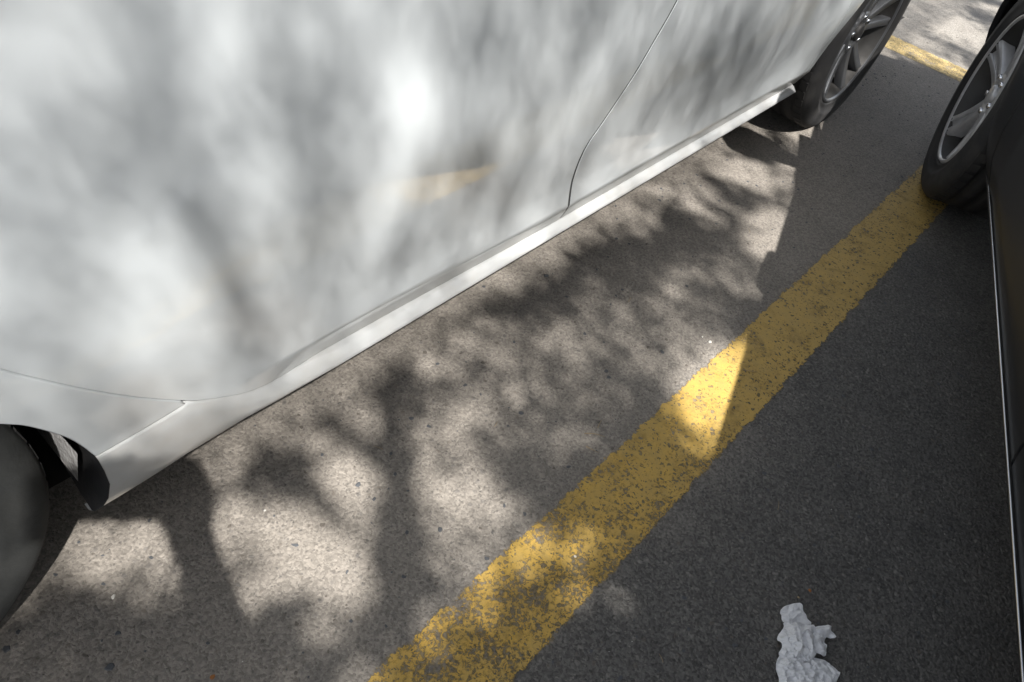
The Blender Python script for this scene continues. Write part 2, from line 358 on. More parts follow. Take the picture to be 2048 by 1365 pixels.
def make_tyre(r, w, rim_r, parent, m, name='tyre'):
    h = w / 2; P = []
    # from the inner bead over the tread to the outer bead; outer face at +y
    side = [(rim_r, h * .80), (rim_r + .006, h * .90), (rim_r + .012, h * .93), (rim_r + .016, h * .90), (rim_r + (r - rim_r) * .35, h * .985), (rim_r + (r - rim_r) * .42, h * 1.0), (rim_r + (r - rim_r) * .46, h * .992), (rim_r + (r - rim_r) * .62, h * .985), (rim_r + (r - rim_r) * .8, h * .95), (r - .012, h * .90), (r - .005, h * .84), (r - .001, h * .78)]
    tread = []
    for g in (.42, 0., -.42):
        tread += [(r, h * (g + .075)), (r - .008, h * (g + .06)), (r - .008, h * (g - .06)), (r, h * (g - .075))]
    P = side + tread + [(a, -b) for a, b in side[::-1]]
    V, F = revolve(P, 96)
    for i in range(96):                                                  # shoulder blocks cut across the tread
        pass
    o = mesh_obj(name, V, F, m, parent); return o
def tread_blocks(r, w, parent, m):
    parts = []; h = w / 2; k = 56
    for i in range(k):
        a = 2 * math.pi * i / k; da = 2 * math.pi / k * .36
        for y0, y1 in ((.52, .86), (-.86, -.52)):
            V = []
            for aa in (a - da, a + da):
                for rr, yy in ((r - .006, y0), (r + .0008, y0 + .01), (r + .0008, y1 - .10), (r - .010, y1 - .03)):
                    V.append((rr * math.cos(aa), yy * h, rr * math.sin(aa)))
            F = [(0, 1, 2, 3), (4, 7, 6, 5), (0, 4, 5, 1), (1, 5, 6, 2), (2, 6, 7, 3)]
            parts.append((V, F))
    V, F = join(parts); mesh_obj('tread_block_ring', V, F, m, parent, smooth=False)['kind'] = 'stuff'
def spoke_geo(a0, r0, r1, w0, w1, y0, y1, dep, seg=7, crown=.004):
    """one tapered, crowned spoke from radius r0 to r1 at angle a0; face at y, depth dep"""
    V, F = [], []
    ca, sa = math.cos(a0), math.sin(a0)
    for i in range(seg + 1):
        t = i / seg; r = r0 + (r1 - r0) * t; w = w0 + (w1 - w0) * t; y = y0 + (y1 - y0) * (t ** 1.6); 
        for q, dy in ((-1, -dep), (-1, -.004), (-.8, 0), (0, -crown), (.8, 0), (1, -.004), (1, -dep)):
            px, pz = r, q * w / 2
            V.append((px * ca - pz * sa, y + dy, px * sa + pz * ca))
    k = 7
    for i in range(seg):
        for j in range(k - 1): F.append((i * k + j, i * k + j + 1, (i + 1) * k + j + 1, (i + 1) * k + j))
    return V, F
def make_wheel(name, parent, loc, yaw, r, w, rim_r, style, roll, side=1, rub='rubber'):
    """wheel with its outer face on local +y"""
    h = w / 2
    V, F = revolve([(.052, h * .25), (.150, h * .22), (.152, h * .12), (.150, h * .02), (.060, h * .0), (.06, -h * .4), (.09, -h * .5)], 48)
    hub = mesh_obj(name, V, F, M['steel'], parent)                       # disc and hub carrier
    hub.location = loc; hub.rotation_euler = (0, roll, yaw)
    m = M['alloy'] if style == 'five' else M['dark_alloy']
    V, F = revolve([(rim_r + .004, h * .86), (rim_r - .001, h * .93), (rim_r - .006, h * .915), (rim_r - .009, h * .87)], 96)
    parts = [(V, F)]
    bV, bF = revolve([(rim_r - .009, h * .87), (rim_r - .013, h * .74), (rim_r - .018, h * .62), (rim_r - .02, h * .5), (rim_r - .028, h * .1), (rim_r - .03, -h * .6), (rim_r - .008, -h * .85), (rim_r + .004, -h * .88)], 96)
    mesh_obj('rim_barrel', bV, bF, M['barrel'], hub)
    if style == 'five':
        for i in range(5):
            a = 2 * math.pi * i / 5
            parts.append(spoke_geo(a, .045, rim_r - .012, .040, .070, h * .62, h * .86, .040, crown=.010))
            parts.append(spoke_geo(a - .11, .06, rim_r - .014, .012, .016, h * .62, h * .885, .02, crown=.004))
            parts.append(spoke_geo(a + .11, .06, rim_r - .014, .012, .016, h * .62, h * .885, .02, crown=.004))
        parts.append(revolve([(.0, h * .56), (.030, h * .56), (.032, h * .58), (.055, h * .62), (.072, h * .58), (.078, h * .3)], 40))
    else:
        for i in range(10):
            a = 2 * math.pi * i / 10 + (.09 if i % 2 else -.09)
            parts.append(spoke_geo(a, .045, rim_r - .012, .024, .026, h * .60, h * .86, .028))
        parts.append(revolve([(.0, h * .56), (.030, h * .56), (.032, h * .58), (.055, h * .64), (.066, h * .58), (.07, h * .3)], 40))
    V, F = join(parts); mesh_obj('rim', V, F, m, hub)
    V, F = revolve([(0, h * .70), (.020, h * .70), (.026, h * .68), (.028, h * .62), (.028, h * .5)], 32); mesh_obj('centre_cap', V, F, M['black_plastic'] if style != 'five' else M['alloy'], hub)
    for i in range(5):
        a = 2 * math.pi * (i + .5) / 5; cx, cz = .050 * math.cos(a), .050 * math.sin(a)
        V, F = revolve([(0, h * .68), (.006, h * .68), (.0085, h * .65), (.0085, h * .5)], 6)
        mesh_obj('wheel_nut', [(x + cx, y, z + cz) for x, y, z in V], F, M['chrome'], hub)
    make_tyre(r, w, rim_r, hub, M[rub])
    tread_blocks(r, w, hub, M['rubber'])
    return hub

def car_upper(C, spec):
    ho = spec.get('hout', 1.); hz0 = spec.get('hz0', .872)
    """everything above the belt and the ends of the car, seen only in shadow and reflection"""
    B, T, belt, roof = spec['nose'], spec['tail'], spec['belt'], spec['roof']; yd, w = C.ydep, C.w
    xa, xb, xc, xd = spec['ws0'], spec['ws1'], spec['rw1'], spec['rw0']       # windscreen foot/head, rear window head/foot
    def across(x, z0, z1, n=14, crown=.03, off=0.):
        d0 = yd(min(max(x, T + .35), B - .45), spec['edge'](x)) + off
        return [(x, d0 + (w - 2 * d0) * j / n, z0 + crown * math.sin(math.pi * j / n)) for j in range(n + 1)]
    hz = spec['edge']
    C.grid('bonnet', [across(xa + (B - .12 - xa) * i / 12, hz(xa + (B - .12 - xa) * i / 12), 0, off=.02) for i in range(13)], C.paint)
    C.grid('boot_lid', [across(xd + (T + .1 - xd) * i / 8, hz(xd + (T + .1 - xd) * i / 8), 0, off=.02) for i in range(9)], C.paint)
    dr = yd((xb + xc) / 2, roof - .03)
    def rline(x, z, n=14, crown=.045, d=None): 
        d = dr if d is None else d
        return [(x, d + (w - 2 * d) * j / n, z + crown * math.sin(math.pi * j / n) ** .7) for j in range(n + 1)]
    C.grid('roof', [rline(xb + (xc - xb) * i / 10, roof - .04 + .0 * i) for i in range(11)], C.paint)
    db = yd(1., belt)
    C.grid('windscreen', [rline(xa + (xb - xa) * i / 8, hz(xa) + .01 + (roof - .04 - hz(xa) - .01) * i / 8, d=.06 + (dr - .06) * i / 8, crown=.03 + .015 * i / 8) for i in range(9)], M['glass'])
    C.grid('rear_window', [rline(xd + (xc - xd) * i / 8, hz(xd) + .01 + (roof - .04 - hz(xd) - .01) * i / 8, d=.08 + (dr - .08) * i / 8, crown=.03 + .015 * i / 8) for i in range(9)], M['glass'])
    for nm, X0, X1, sg in (('front_bumper', B, spec['fb'], 1), ('rear_bumper', T, spec['rb'], -1)):
        rows = []
        for k in range(8):
            z = .20 + (hz(X0 - sg * .1) - .2) * k / 7; bulge = .05 * math.sin(math.pi * k / 7)
            r = []
            for j in range(25):
                t = -1 + 2 * j / 24; a = abs(t); x = X0 - sg * (.06 - bulge) - sg * abs(X0 - X1) * (a ** 4)
                de = yd(X1, z); d = de + (w - 2 * de) * (t + 1) / 2; r.append((x, d, z))
            rows.append(r)
        C.grid(nm, rows, C.paint)
    C.grid('underbody', [[(x, d, .17) for d in (.09, w / 2, w - .09)] for x in (T + .1, spec['xr'] - .4, spec['xr'] + .4, spec['xf'] - .4, spec['xf'] + .4, B - .1)], M['underbody'])
    for far in (False, True):
        g = lambda nm, poly, m=None, **k: C.panel(nm, poly, m, far, grid=.09, **k)
        z0, z1 = belt + .004, roof - .08
        xbm = spec['bp']
        g('side_window', [(xbm + .03, z0), (xa - .16, z0), (xb + .10, z1), (xbm - .03, z1)], M['glass'], lift=-.004)
        g('side_window', [(xd + .22, z0), (xbm - .03, z0), (xbm - .09, z1), (xc + .12, z1)], M['glass'], lift=-.004)
        g('door_pillar', [(xbm - .026, z0), (xbm + .026, z0), (xbm - .034, z1), (xbm - .086, z1)], M['black_plastic'])
        g('windscreen_pillar', [(xa - .156, z0), (xa, z0), (xb, roof - .04), (xb + .09, z1 + .004)])
        g('rear_pillar', [(xd, z0), (xd + .216, z0), (xc + .116, z1 + .004), (xc - .04, roof - .04)])
        g('roof_rail', [(xc - .04, roof - .036), (xc + .12, z1 + .004), (xb + .10, z1 + .004), (xb, roof - .036)])
        m = .0
        lampx = B - .33
        g('headlamp', [(lampx, hz(B) - .16), (B - .2, hz(B) - .19), (B - .2, hz(B) - .08), (lampx - .1, hz(B) - .05)], M['lamp'], lift=.004)
        g('tail_lamp', [(T + .2, hz(T) - .2), (T + .36, hz(T) - .18), (T + .4, hz(T) - .06), (T + .2, hz(T) - .05)], M['red_lamp'], lift=.004)
        # wing mirror
        mx, mz = spec['mx'], spec['mz']; sgn = -1 if not far else 1
        V, F = [], []; s0 = (yd(mx, belt) if not far else w - yd(mx, belt))
        n = 12
        secs = [(-.01, .035, .03, .0), (.06, .05, .035, .005), (.085, .075, .065, .01), (.14, .085, .075, .012), (.19, .075, .065, .01), (.215, .045, .04, .0)]
        for o_, rx, rz, dz in secs:
            for k in range(n):
                a = 2 * math.pi * k / n; V.append(C.to(mx + rx * math.cos(a), s0 + sgn * o_, mz + dz + rz * math.sin(a)))
        for i in range(len(secs) - 1):
            for k in range(n): F.append((i * n + k, i * n + (k + 1) % n, (i + 1) * n + (k + 1) % n, (i + 1) * n + k))
        F.append(tuple(range(n))); F.append(tuple((len(secs) - 1) * n + k for k in range(n)))
        mesh_obj('wing_mirror', V, F, C.paint, C.root)
        for hx in spec['handles']:
            yy = (yd(hx, hz0) if not far else w - yd(hx, hz0))
            V, F = tube([C.to(hx - .09, yy, hz0), C.to(hx - .075, yy + sgn * .020 * ho, hz0 + .003), C.to(hx, yy + sgn * .026 * ho, hz0 + .005), C.to(hx + .075, yy + sgn * .020 * ho, hz0 + .003), C.to(hx + .09, yy, hz0)], [.009, .011, .012, .011, .009], 10)
            mesh_obj('door_handle', V, F, C.paint, C.root)

def arch_liner(C, xc, zc, r, far, m, name='wheel_arch_liner'):
    rows = []; w = C.w
    for k in range(26):
        a = R(-14) + R(208) * k / 25; rr = r + .006 * math.sin(k * 2.1) + .004 * math.sin(k * 5.3)
        row = []
        for d in (.045, .07, .12, .20, .28, .30):
            q = (.0 if d < .29 else -.30 * max(0., math.sin(a)) - .02)
            x, z = xc + (rr + q) * math.cos(a), zc + (rr + q) * math.sin(a)
            row.append((x, (w - d) if far else d, z))
        rows.append(row)
    C.grid(name, rows, m)

# ---- the white car (its right side faces the lens; front wheel far, rear wheel at the left)
XR, XF, ZW = -.215, 2.54, .31
BZ = [0, .15, .33, .45, .6, .75, .85, .95, 1.42, 1.6]; BDp = [.004, .002, 0, -.008, -.014, -.014, -.008, .004, .25, .36]
def yd_white(x, z):
    y = float(np.interp(z, BZ, BDp)) + .008 * x
    y += float(np.interp(z + .02, BZ, BDp) + np.interp(z - .02, BZ, BDp) - 2 * np.interp(z, BZ, BDp)) * (.33 if z > .36 else 0)
    zc = .266 + .020 * (1 - ss(.5, 1.1, x))                               # the fold low on the doors, where they turn in
    if z < zc + .006: y += (min(zc - z, .08) * .42 if z < zc - .006 else .42 * (zc + .006 - z) ** 2 / .024) * ss(.28, .52, x)
    for xc in (XR, XF):
        dd = math.hypot(x - xc, z - ZW); y -= .03 * (1 - ss(.36, .62, dd)) * ss(.2, .5, z)
    y += .5 * max(0, x - 2.75) ** 2 * .9 + .5 * max(0, -.45 - x) ** 2 * .9
    return y
wroot = empty('white_car', (1.16, 1.5, 0)); wl = Vector((1.16, 1.5, 0))
tag(wroot, 'pearl white car filling the upper left, its doors dappled with sunlight', 'car')
CW = Car(wroot, yd_white, lambda x, d, z: Vector((x, .600 + d, z)) - wl, 1.80, M['white_paint'])
shut = crv([(1.080, .2165), (1.056, .30), (1.048, .35), (1.050, .39), (1.060, .418), (1.072, .434), (1.096, .467), (1.139, .528), (1.169, .586), (1.202, .649), (1.235, .74), (1.262, .85), (1.275, .95)], 5)
cut = crv([(-.085, .95), (-.07, .85), (-.03, .73), (.03, .625), (.088, .535), (.121, .491), (.161, .438), (.213, .371), (.262, .316), (.303, .285), (.347, .259), (.394, .241), (.45, .229), (.52, .2165)], 5)
archf = [(.142, .312), (.131, .351), (.117, .389), (.091, .438), (.069, .465), (.02, .52), (-.05, .578), (-.13, .617), (-.215, .630), (-.31, .617), (-.40, .575), (-.47, .51), (-.515, .43), (-.53, .34), (-.535, .22)]
arch = crv(archf, 4)
def off(poly, dx): return [(x + dx, z) for x, z in poly]
for far in (False, True):
    g = .0125 if not far else .06
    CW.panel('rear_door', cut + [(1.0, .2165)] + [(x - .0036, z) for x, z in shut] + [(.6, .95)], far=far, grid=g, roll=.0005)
    fa = [(2.12, .250)]
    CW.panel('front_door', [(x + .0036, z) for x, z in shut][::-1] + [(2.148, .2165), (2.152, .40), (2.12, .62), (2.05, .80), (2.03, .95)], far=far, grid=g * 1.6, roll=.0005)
    fr = [(2.5425 + .350 * math.cos(a), .31 + .335 * math.sin(a)) for a in [R(180) - R(186) * k / 30 for k in range(31)]]
    CW.panel('front_fender', [(2.1492, .2165), (2.187, .2165)] + fr + [(2.96, .22), (3.05, .24), (3.06, .70), (2.7, .80), (2.05, .95), (2.0308, .95), (2.0508, .80), (2.1208, .62), (2.1532, .40)], far=far, grid=g * 1.6)
    cu = [(x - .0018, z - .0008) for x, z in cut if z > .316]
    CW.panel('rear_quarter_panel', cu + [(.2575, .3125)] + arch + [(-.60, .20), (-.75, .20), (-.76, .93), (-.4, .95)], far=far, grid=g * 1.4)
    # rocker: full height by the rear arch, then a slim ledge that runs to the front wheel
    cols = 190; rows = []
    cx = [p[0] for p in cut][::1]; cz = [p[1] for p in cut]
    def ztop(x):
        if x < .26: return .3095
        if x > .52: return .2135
        return float(np.interp(x, cx, cz)) - .0028
    FL = [(1.0, .012), (1.0, .0), (.97, -.002), (.75, -.001), (.5, .000), (.25, .004), (.1, .010), (.02, .016), (.0, .025), (.0, .035)]
    LD = [(1.0, .038), (.99, .0235), (.95, .0200), (.50, .0085), (.33, .0055), (.19, .0070), (.06, .014), (.0, .03), (.0, .09), (.0, .12)]
    for i in range(cols + 1):
        s = i / cols; row = []
        for k in range(10):
            tF, dF = FL[k]; tL, dL = LD[k]
            for it in range(1): pass
            x1 = .145 + (2.178 - .145) * s; a = ss(.24, .50, x1)
            t = tF + (tL - tF) * a; zt = ztop(x1); zb = .188 + .004 * s; z = zb + (zt - zb) * t
            xl = .1465 - 2.1 * max(0, .250 - z) ** 1.7 - 1.1 * max(0, z - .250) ** 2 - .010 * max(0, (.196 - z) / .01) ** 1
            x = xl + (2.178 - xl) * s + (.0 if s < 1 else 0)
            yb = yd_white(x, max(z, .33)) if a < 1 else 0
            dd = (dF + yd_white(x, max(z, .31)) * .9 + .001) * (1 - a) + (dL + .008 * x + .000) * a
            row.append((x, (1.8 - dd) if far else dd, z))
        rows.append(row)
    CW.grid('rocker_panel', rows, M['white_sill'])
    sg = -1 if far else 1
    for e in (rows[0], rows[-1]):                                        # end caps that turn into the wheel arches
        rr = [[(p[0] + dx_, p[1] + sg * q, p[2]) for p in e[1:8]] for q, dx_ in ((-.0005, 0), (.004, -.0015 if e is rows[0] else .0015), (.03, 0), (.16, .012 if e is rows[0] else 0), (.30, .03 if e is rows[0] else 0))]
        CW.grid('rocker_end', rr, M['black_plastic'])
    # white door jambs behind the shut lines
    CW.grid('door_seal', [[(x + k, (1.8 - (yd_white(x, z) + .0012)) if far else yd_white(x, z) + .0012, z) for k in (-.008, .008)] for x, z in shut if z > .24], M['seal'])
    cj = [(x, z) for x, z in cut if z > .30]
    CW.grid('door_jamb', [[(x + k, (1.8 - (yd_white(x, z) + .009)) if far else yd_white(x, z) + .009, z) for k in (-.03, .03)] for x, z in cj], M['white_paint'])
    lip = [(x, z) for x, z in crv(archf, 4)]                             # the arch lip turns inwards
    CW.grid('arch_lip', [[(x, (1.8 - (yd_white(x, z) + q)) if far else yd_white(x, z) + q, z) for q in (.003, .02, .055)] for x, z in lip], M['black_plastic'])
    arch_liner(CW, XR - .0, .30, .352, far, M['felt']); arch_liner(CW, XF, .31, .352, far, M['black_plastic'])
    # dark inner sill behind the shut lines
    sx = 1 if not far else -1
    V, F = [], []
    dd0 = (.05 if not far else 1.75)
    CW.grid('inner_sill', [[(x, dd0, .21), (x, dd0 + .012 * sx, .95)] for x in (.16, .8, 1.5, 2.16)], M['underbody'])
    w_ = make_wheel('rear_wheel', wroot, CW.to(XR, .0 + .1 if not far else 1.70, .31), math.pi if not far else 0, .31, .205, .205, 'ten', .3, rub='dusty_rubber' if not far else 'rubber')
    w_ = make_wheel('front_wheel', wroot, CW.to(XF - .03, .0 + .088 if not far else 1.70, .308), math.pi if not far else 0, .308, .205, .212, 'ten', .55)
edge_w = lambda x: .95 - .20 * ss(1.9, 3.4, x) - .02 * ss(-.3, -1.1, x) * 0 - (.0 if x > -.3 else .02)
car_upper(CW, dict(nose=3.42, tail=-1.12, belt=.95, roof=1.46, ws0=2.05, ws1=1.30, rw1=-.15, rw0=-.72, edge=edge_w, fb=3.06, rb=-.76, xr=XR, xf=XF, bp=1.25, mx=1.9, mz=1.02, handles=(.10, 1.40)))

# ---- the black car, parked at an angle over the yellow line
TH = R(18); U = Vector((math.cos(TH), math.sin(TH), 0)); N_ = Vector((-math.sin(TH), math.cos(TH), 0)); N0 = -.592
KXF, KXR = 2.43, -.25
KZ = [0, .16, .19, .215, .235, .245, .262, .32, .45, .6, .75, .85, .95, 1.42, 1.6]; KD = [.12, .07, .050, .042, .024, .006, .002, -.018, -.036, -.040, .0, .05, .11, .36, .46]
def yd_black(x, z):
    y = float(np.interp(z, KZ, KD))
    for xc in (KXR, KXF):
        dd = math.hypot(x - xc, z - .31); y -= .034 * (1 - ss(.35, .55, dd)) * ss(.2, .4, z)
    y += .45 * max(0, x - 2.62) ** 2 + .45 * max(0, -.5 - x) ** 2
    return y
kroot = empty('black_car', U * 1.1 + N_ * (N0 - .9), TH); kl = U * 1.1 + N_ * (N0 - .9)
tag(kroot, 'black car with silver five spoke wheel standing on the yellow line at right', 'car')
CK = Car(kroot, yd_black, lambda x, d, z: Vector((x - 1.1, .9 - d, z)), 1.80, M['black_paint'])
for far in (False, True):
    g = .02 if not far else .06
    sh = [(1.02, .262), (1.0, .35), (1.03, .5), (1.10, .7), (1.14, .95)]; s2 = [(1.98, .262), (2.0, .45), (1.98, .7), (1.94, .95)]
    ra = [(KXR + .352 * math.cos(a), .31 + .345 * math.sin(a)) for a in [R(-8) + R(196) * k / 30 for k in range(31)]]
    fa = [(KXF + .352 * math.cos(a), .31 + .345 * math.sin(a)) for a in [R(188) - R(196) * k / 30 for k in range(31)]]
    CK.panel('rear_door', [(.17, .262), (1.0165, .262)] + [(x - .003, z) for x, z in sh[1:]] + [(-.05, .95), (-.0, .72), (.13, .5)], far=far, grid=g)
    CK.panel('front_door', [(x + .003, z) for x, z in sh][::-1] + s2, far=far, grid=g)
    CK.panel('front_fender', [(x + .004, z) for x, z in s2][::-1] + [(2.075, .262)] + fa + [(2.80, .27), (2.95, .28), (2.96, .70), (2.5, .84)], far=far, grid=g)
    CK.panel('rear_quarter_panel', [(-.054, .95), (-.004, .72), (.126, .5), (.165, .3)] + ra[1:] + [(-.62, .20), (-.78, .20), (-.8, .93)], far=far, grid=g)
    rows = []
    for i in range(41):
        x = .105 + (2.07 - .105) * i / 40
        pr = [(.2575, .03), (.2575, .006), (.250, .001), (.240, .008), (.222, .036), (.200, .047), (.180, .055), (.168, .075), (.165, .12)]
        rows.append([(x, (1.8 - d) if far else d, z) for z, d in pr])
    rows = [[(x, d + (.04 if not far else -.04), z) for x, d, z in rows[0]]] + rows + [[(x, d + (.04 if not far else -.04), z) for x, d, z in rows[-1]]]
    CK.grid('rocker_panel', rows, M['black_plastic'])
    dt = -.0015 if not far else 1.8015
    V, F = tube([CK.to(.13 + 1.93 * i / 20, dt, .2605 - .0 * i) for i in range(21)], .0023, 8)
    mesh_obj('sill_trim', V, F, M['chrome'], kroot)
    arch_liner(CK, KXR, .31, .352, far, M['black_plastic']); arch_liner(CK, KXF, .31, .352, far, M['black_plastic'])
    make_wheel('rear_wheel', kroot, CK.to(KXR, .10 if not far else 1.70, .315), 0 if not far else math.pi, .315, .215, .216, 'five', 1.1)
    make_wheel('front_wheel', kroot, CK.to(KXF, .0555 if not far else 1.70, .315), 0 if not far else math.pi, .314, .215, .210, 'five', .95)
edge_k = lambda x: .95 - .22 * ss(1.7, 3.2, x)
car_upper(CK, dict(nose=3.16, tail=-1.25, belt=.95, roof=1.44, ws0=1.98, ws1=1.20, rw1=-.25, rw0=-.85, edge=edge_k, fb=2.96, rb=-.8, xr=KXR, xf=KXF, bp=1.12, mx=1.75, mz=1.02, hout=.35, hz0=.80, handles=(.15, 1.25)))
for v in (wroot, kroot): pass

# ------------------------------------------------------------------ crumpled tissue
def tissue():
    pieces = [
        ([(0.8318, -0.1187), (0.8464, -0.1224), (0.8611, -0.13), (0.8706, -0.1395), (0.8592, -0.1517), (0.8517, -0.1664), (0.843, -0.1662), (.833, -.155), (0.8163, -0.1348), (0.8221, -0.1259)], .004, .0035, 70, 1),
        ([(0.7514, -0.1531), (0.779, -0.160), (0.795, -0.182), (0.803, -0.1964), (0.8079, -0.2064), (0.8119, -0.2255), (0.8103, -0.2373), (0.7898, -0.2396), (0.7716, -0.2437), (0.7325, -0.2214), (0.7155, -0.189), (0.7277, -0.1689)], .005, .010, 55, 2),
        ([(0.8387, -0.1719), (0.8488, -0.1743), (0.8678, -0.1887), (0.8653, -0.197), (0.8604, -0.2057), (0.8545, -0.2062), (0.8456, -0.196), (0.8379, -0.1974), (0.833, -0.2032), (0.8187, -0.2084), (0.8118, -0.2018), (0.8109, -0.1923), (.818, -.180)], .010, .011, 60, 3),
        ([(0.8163, -0.1348), (0.8424, -0.1665), (0.8465, -0.1739), (0.8181, -0.1889), (0.8016, -0.1953), (0.784, -0.1911), (0.7743, -0.1775), (0.7613, -0.16), (0.7607, -0.1511), (0.7756, -0.1484), (0.7819, -0.1372), (0.7992, -0.1362), (0.81, -0.1358)], .013, .015, 60, 4)]
    V, F = [], []
    for poly, z0, amp, sc, sd_ in pieces:
        n0 = len(poly); pw = crv(poly[-2:] + poly + poly[:2], 4)[8:8 + 4 * n0]; dp = []
        for i, p in enumerate(pw):                                       # torn outline, rounded but uneven
            j = noise.noise(Vector((p[0] * 300, p[1] * 300, sd_))) * .0009; dp.append(Vector((p[0] + j, p[1] - j)))
        pl = dp
        cen = sum(pl, Vector((0, 0))) / n0; n = len(dp); pts = list(dp); P = np.array([(p.x, p.y) for p in dp])
        a0, a1 = P.min(0), P.max(0)
        for a in np.arange(a0[0], a1[0], .0011):
            for c in np.arange(a0[1], a1[1], .0011):
                jx, jy = a + random.uniform(-.0003, .0003), c + random.uniform(-.0003, .0003)
                if ((P - (jx, jy)) ** 2).sum(1).min() > .0007 ** 2: pts.append(Vector((jx, jy)))
        vo, _, fo, _, _, _ = delaunay_2d_cdt(pts, [], [list(range(n))], 1, 1e-7); o = len(V)
        def H(x, y):
            e = math.sqrt(((P - (x, y)) ** 2).sum(1).min()); body = ss(0, .014, e)
            h = 0
            for k, (f, am) in enumerate(((sc, 1.), (sc * 2.3, .45), (sc * 4.6, .2))):
                ca, sa = math.cos(sd_ * 1.3 + k), math.sin(sd_ * 1.3 + k); nv = noise.noise(Vector(((x * ca + y * sa) * f * 1.5, (y * ca - x * sa) * f * .55, sd_ * 7.3 + k * 3)))
                h += am * (1 - 2.6 * abs(nv) ** .8)
            for f, am in ((60, .35),):
                dv = noise.voronoi(Vector((x * f + .6 * noise.noise(Vector((x * 50, y * 50, 2))), y * f, sd_ * 3.1)))[0]; h += am * (dv[1] - dv[0]) - .15
            fold = .5 + .5 * math.sin((x * .6 + y) * 260 + 6 * noise.noise(Vector((x * 40, y * 40, sd_))))
            return .0025 + z0 * (.30 + .70 * body) + amp * (.30 + .70 * body) * (.62 * max(0, h) + .30 * fold) + .003 * (1 - body) * fold
        for v in vo: V.append((v.x - .80, v.y + .17, H(v.x, v.y)))
        F += [tuple(i + o for i in f) for f in fo]
    ob = mesh_obj('crumpled_tissue', V, F, M['tissue']); ob.location = (.80, -.17, .0)
    md = ob.modifiers.new('thickness', 'SOLIDIFY'); md.thickness = .00015
    tag(ob, 'crumpled white tissue lying on the dark asphalt at the bottom right', 'tissue')
tissue()

# ------------------------------------------------------------------ small litter
def chip(x, y, r, m, name, label, cat, group=None, flat=.5):
    k = 8; V = []; F = []
    rad = [random.uniform(.7, 1.15) for _ in range(k)]; el = random.uniform(.55, .9); an = random.uniform(0, 3.1)
    for lv, (f, z) in enumerate(((.8, 0), (1, .35), (.85, .75), (.4, 1))):
        for i in range(k):
            a = 6.283 * i / k; px, py = math.cos(a) * rad[i] * r * f, math.sin(a) * rad[i] * r * f * el
            V.append((px * math.cos(an) - py * math.sin(an), px * math.sin(an) + py * math.cos(an), z * r * flat * random.uniform(.85, 1.1)))
    for lv in range(3):
        for i in range(k): F.append((lv * k + i, lv * k + (i + 1) % k, (lv + 1) * k + (i + 1) % k, (lv + 1) * k + i))
    F.append(tuple(3 * k + i for i in range(k))); F.append(tuple(range(k))[::-1])
    o = mesh_obj(name, V, F, m, smooth=False); o.location = (x, y, .0018 if .11 < y < .27 else .0002); tag(o, label, cat, group)
def twig(x, y, ln, an, label, name='dry_twig', m=None, r=.0009, group=None):
    pts = []; c = random.uniform(-.25, .25)
    for i in range(7):
        t = i / 6 - .5; pts.append((t * ln * math.cos(an) - c * t * t * ln * math.sin(an), t * ln * math.sin(an) + c * t * t * ln * math.cos(an), r + .0012 * math.cos(t * 3)))
    V, F = tube(pts, [r * (1 - .5 * i / 6) for i in range(7)], 6); o = mesh_obj(name, V, F, m or M['twig']); o.location = (x, y, .0017 if .11 < y < .27 else .0003); tag(o, label, 'twig', group)
chip(1.287, .295, .0052, M['pale_stone'], 'stone_chip', 'larger cream stone chip above the bright patch on the yellow stripe', 'stone')
chip(1.287, .315, .0030, M['pale_stone'], 'stone_chip', 'smaller white chip just left of the cream stone chip', 'stone')
chip(.102, .596, .0048, M['pale_stone'], 'stone_chip', 'white chip on shaded ground below the rear wheel arch', 'stone')
chip(.336, .574, .0028, M['pale_stone'], 'stone_chip', 'tiny white chip in the sunny patch below the white sill', 'stone')
chip(.651, .178, .0034, M['pale_stone'], 'stone_chip', 'white speck lying on the yellow stripe near its lower part', 'stone')
chip(1.149, .665, .0062, M['dark_stone'], 'black_pebble', 'small black pebble in the shade just outside the white sill', 'stone', flat=.8)
chip(.52, .363, .0055, M['dark_stone'], 'blue_grey_stone', 'blue grey angular stone in pale asphalt left of the yellow stripe', 'stone', flat=.25)
chip(.476, .515, .0062, M['dark_stone'], 'blue_grey_stone', 'blue grey flat stone in the brightest sunny patch', 'stone', flat=.25)
chip(.908, -.140, .0038, M['leaf_litter'], 'leaf_fragment', 'orange leaf fragment just above the top of the tissue', 'leaf', flat=.2)
chip(.881, -.131, .0026, M['twig'], 'leaf_fragment', 'yellowish leaf fragment left of the orange one above the tissue', 'leaf', flat=.2)
chip(.137, .409, .0042, M['leaf_litter'], 'leaf_fragment', 'reddish leaf bit at the bottom edge left of the yellow stripe', 'leaf', flat=.2)
twig(1.281, .187, .032, -.9, 'pale straw on the sunlit part of the yellow stripe')
twig(.878, .311, .040, -.9, 'longest dry twig on the asphalt left of the yellow stripe')
twig(.905, .320, .022, .3, 'short dry twig crossing above the longest one')
twig(.845, .292, .026, -1.3, 'thin dry twig below the longest one beside the stripe')
twig(.823, -.285, .030, 2.3, 'fine straw on dark asphalt right of the tissue', r=.0006)
twig(1.249, .493, .020, .2, 'short straw in the shade between sill and yellow stripe', r=.0007)
for x, y, l_, a_, lb in [(1.02, -.02, .020, .4, 'tiny straw scrap on dark asphalt beside the right edge of the stripe'), (.62, -.02, .014, 1.1, 'tiny straw scrap left of the tissue near the lower end of the stripe'),
                         (.55, .55, .018, 2.0, 'tiny straw scrap in the sunny patch close to the white sill'), (.75, .45, .015, .3, 'tiny straw scrap midway between the white sill and the stripe'),
                         (1.75, .45, .02, .8, 'tiny straw scrap near the front wheel of the white car')]:
    twig(x, y, l_, a_, lb, 'straw_scrap', r=.0005, group='straw scraps on the asphalt')

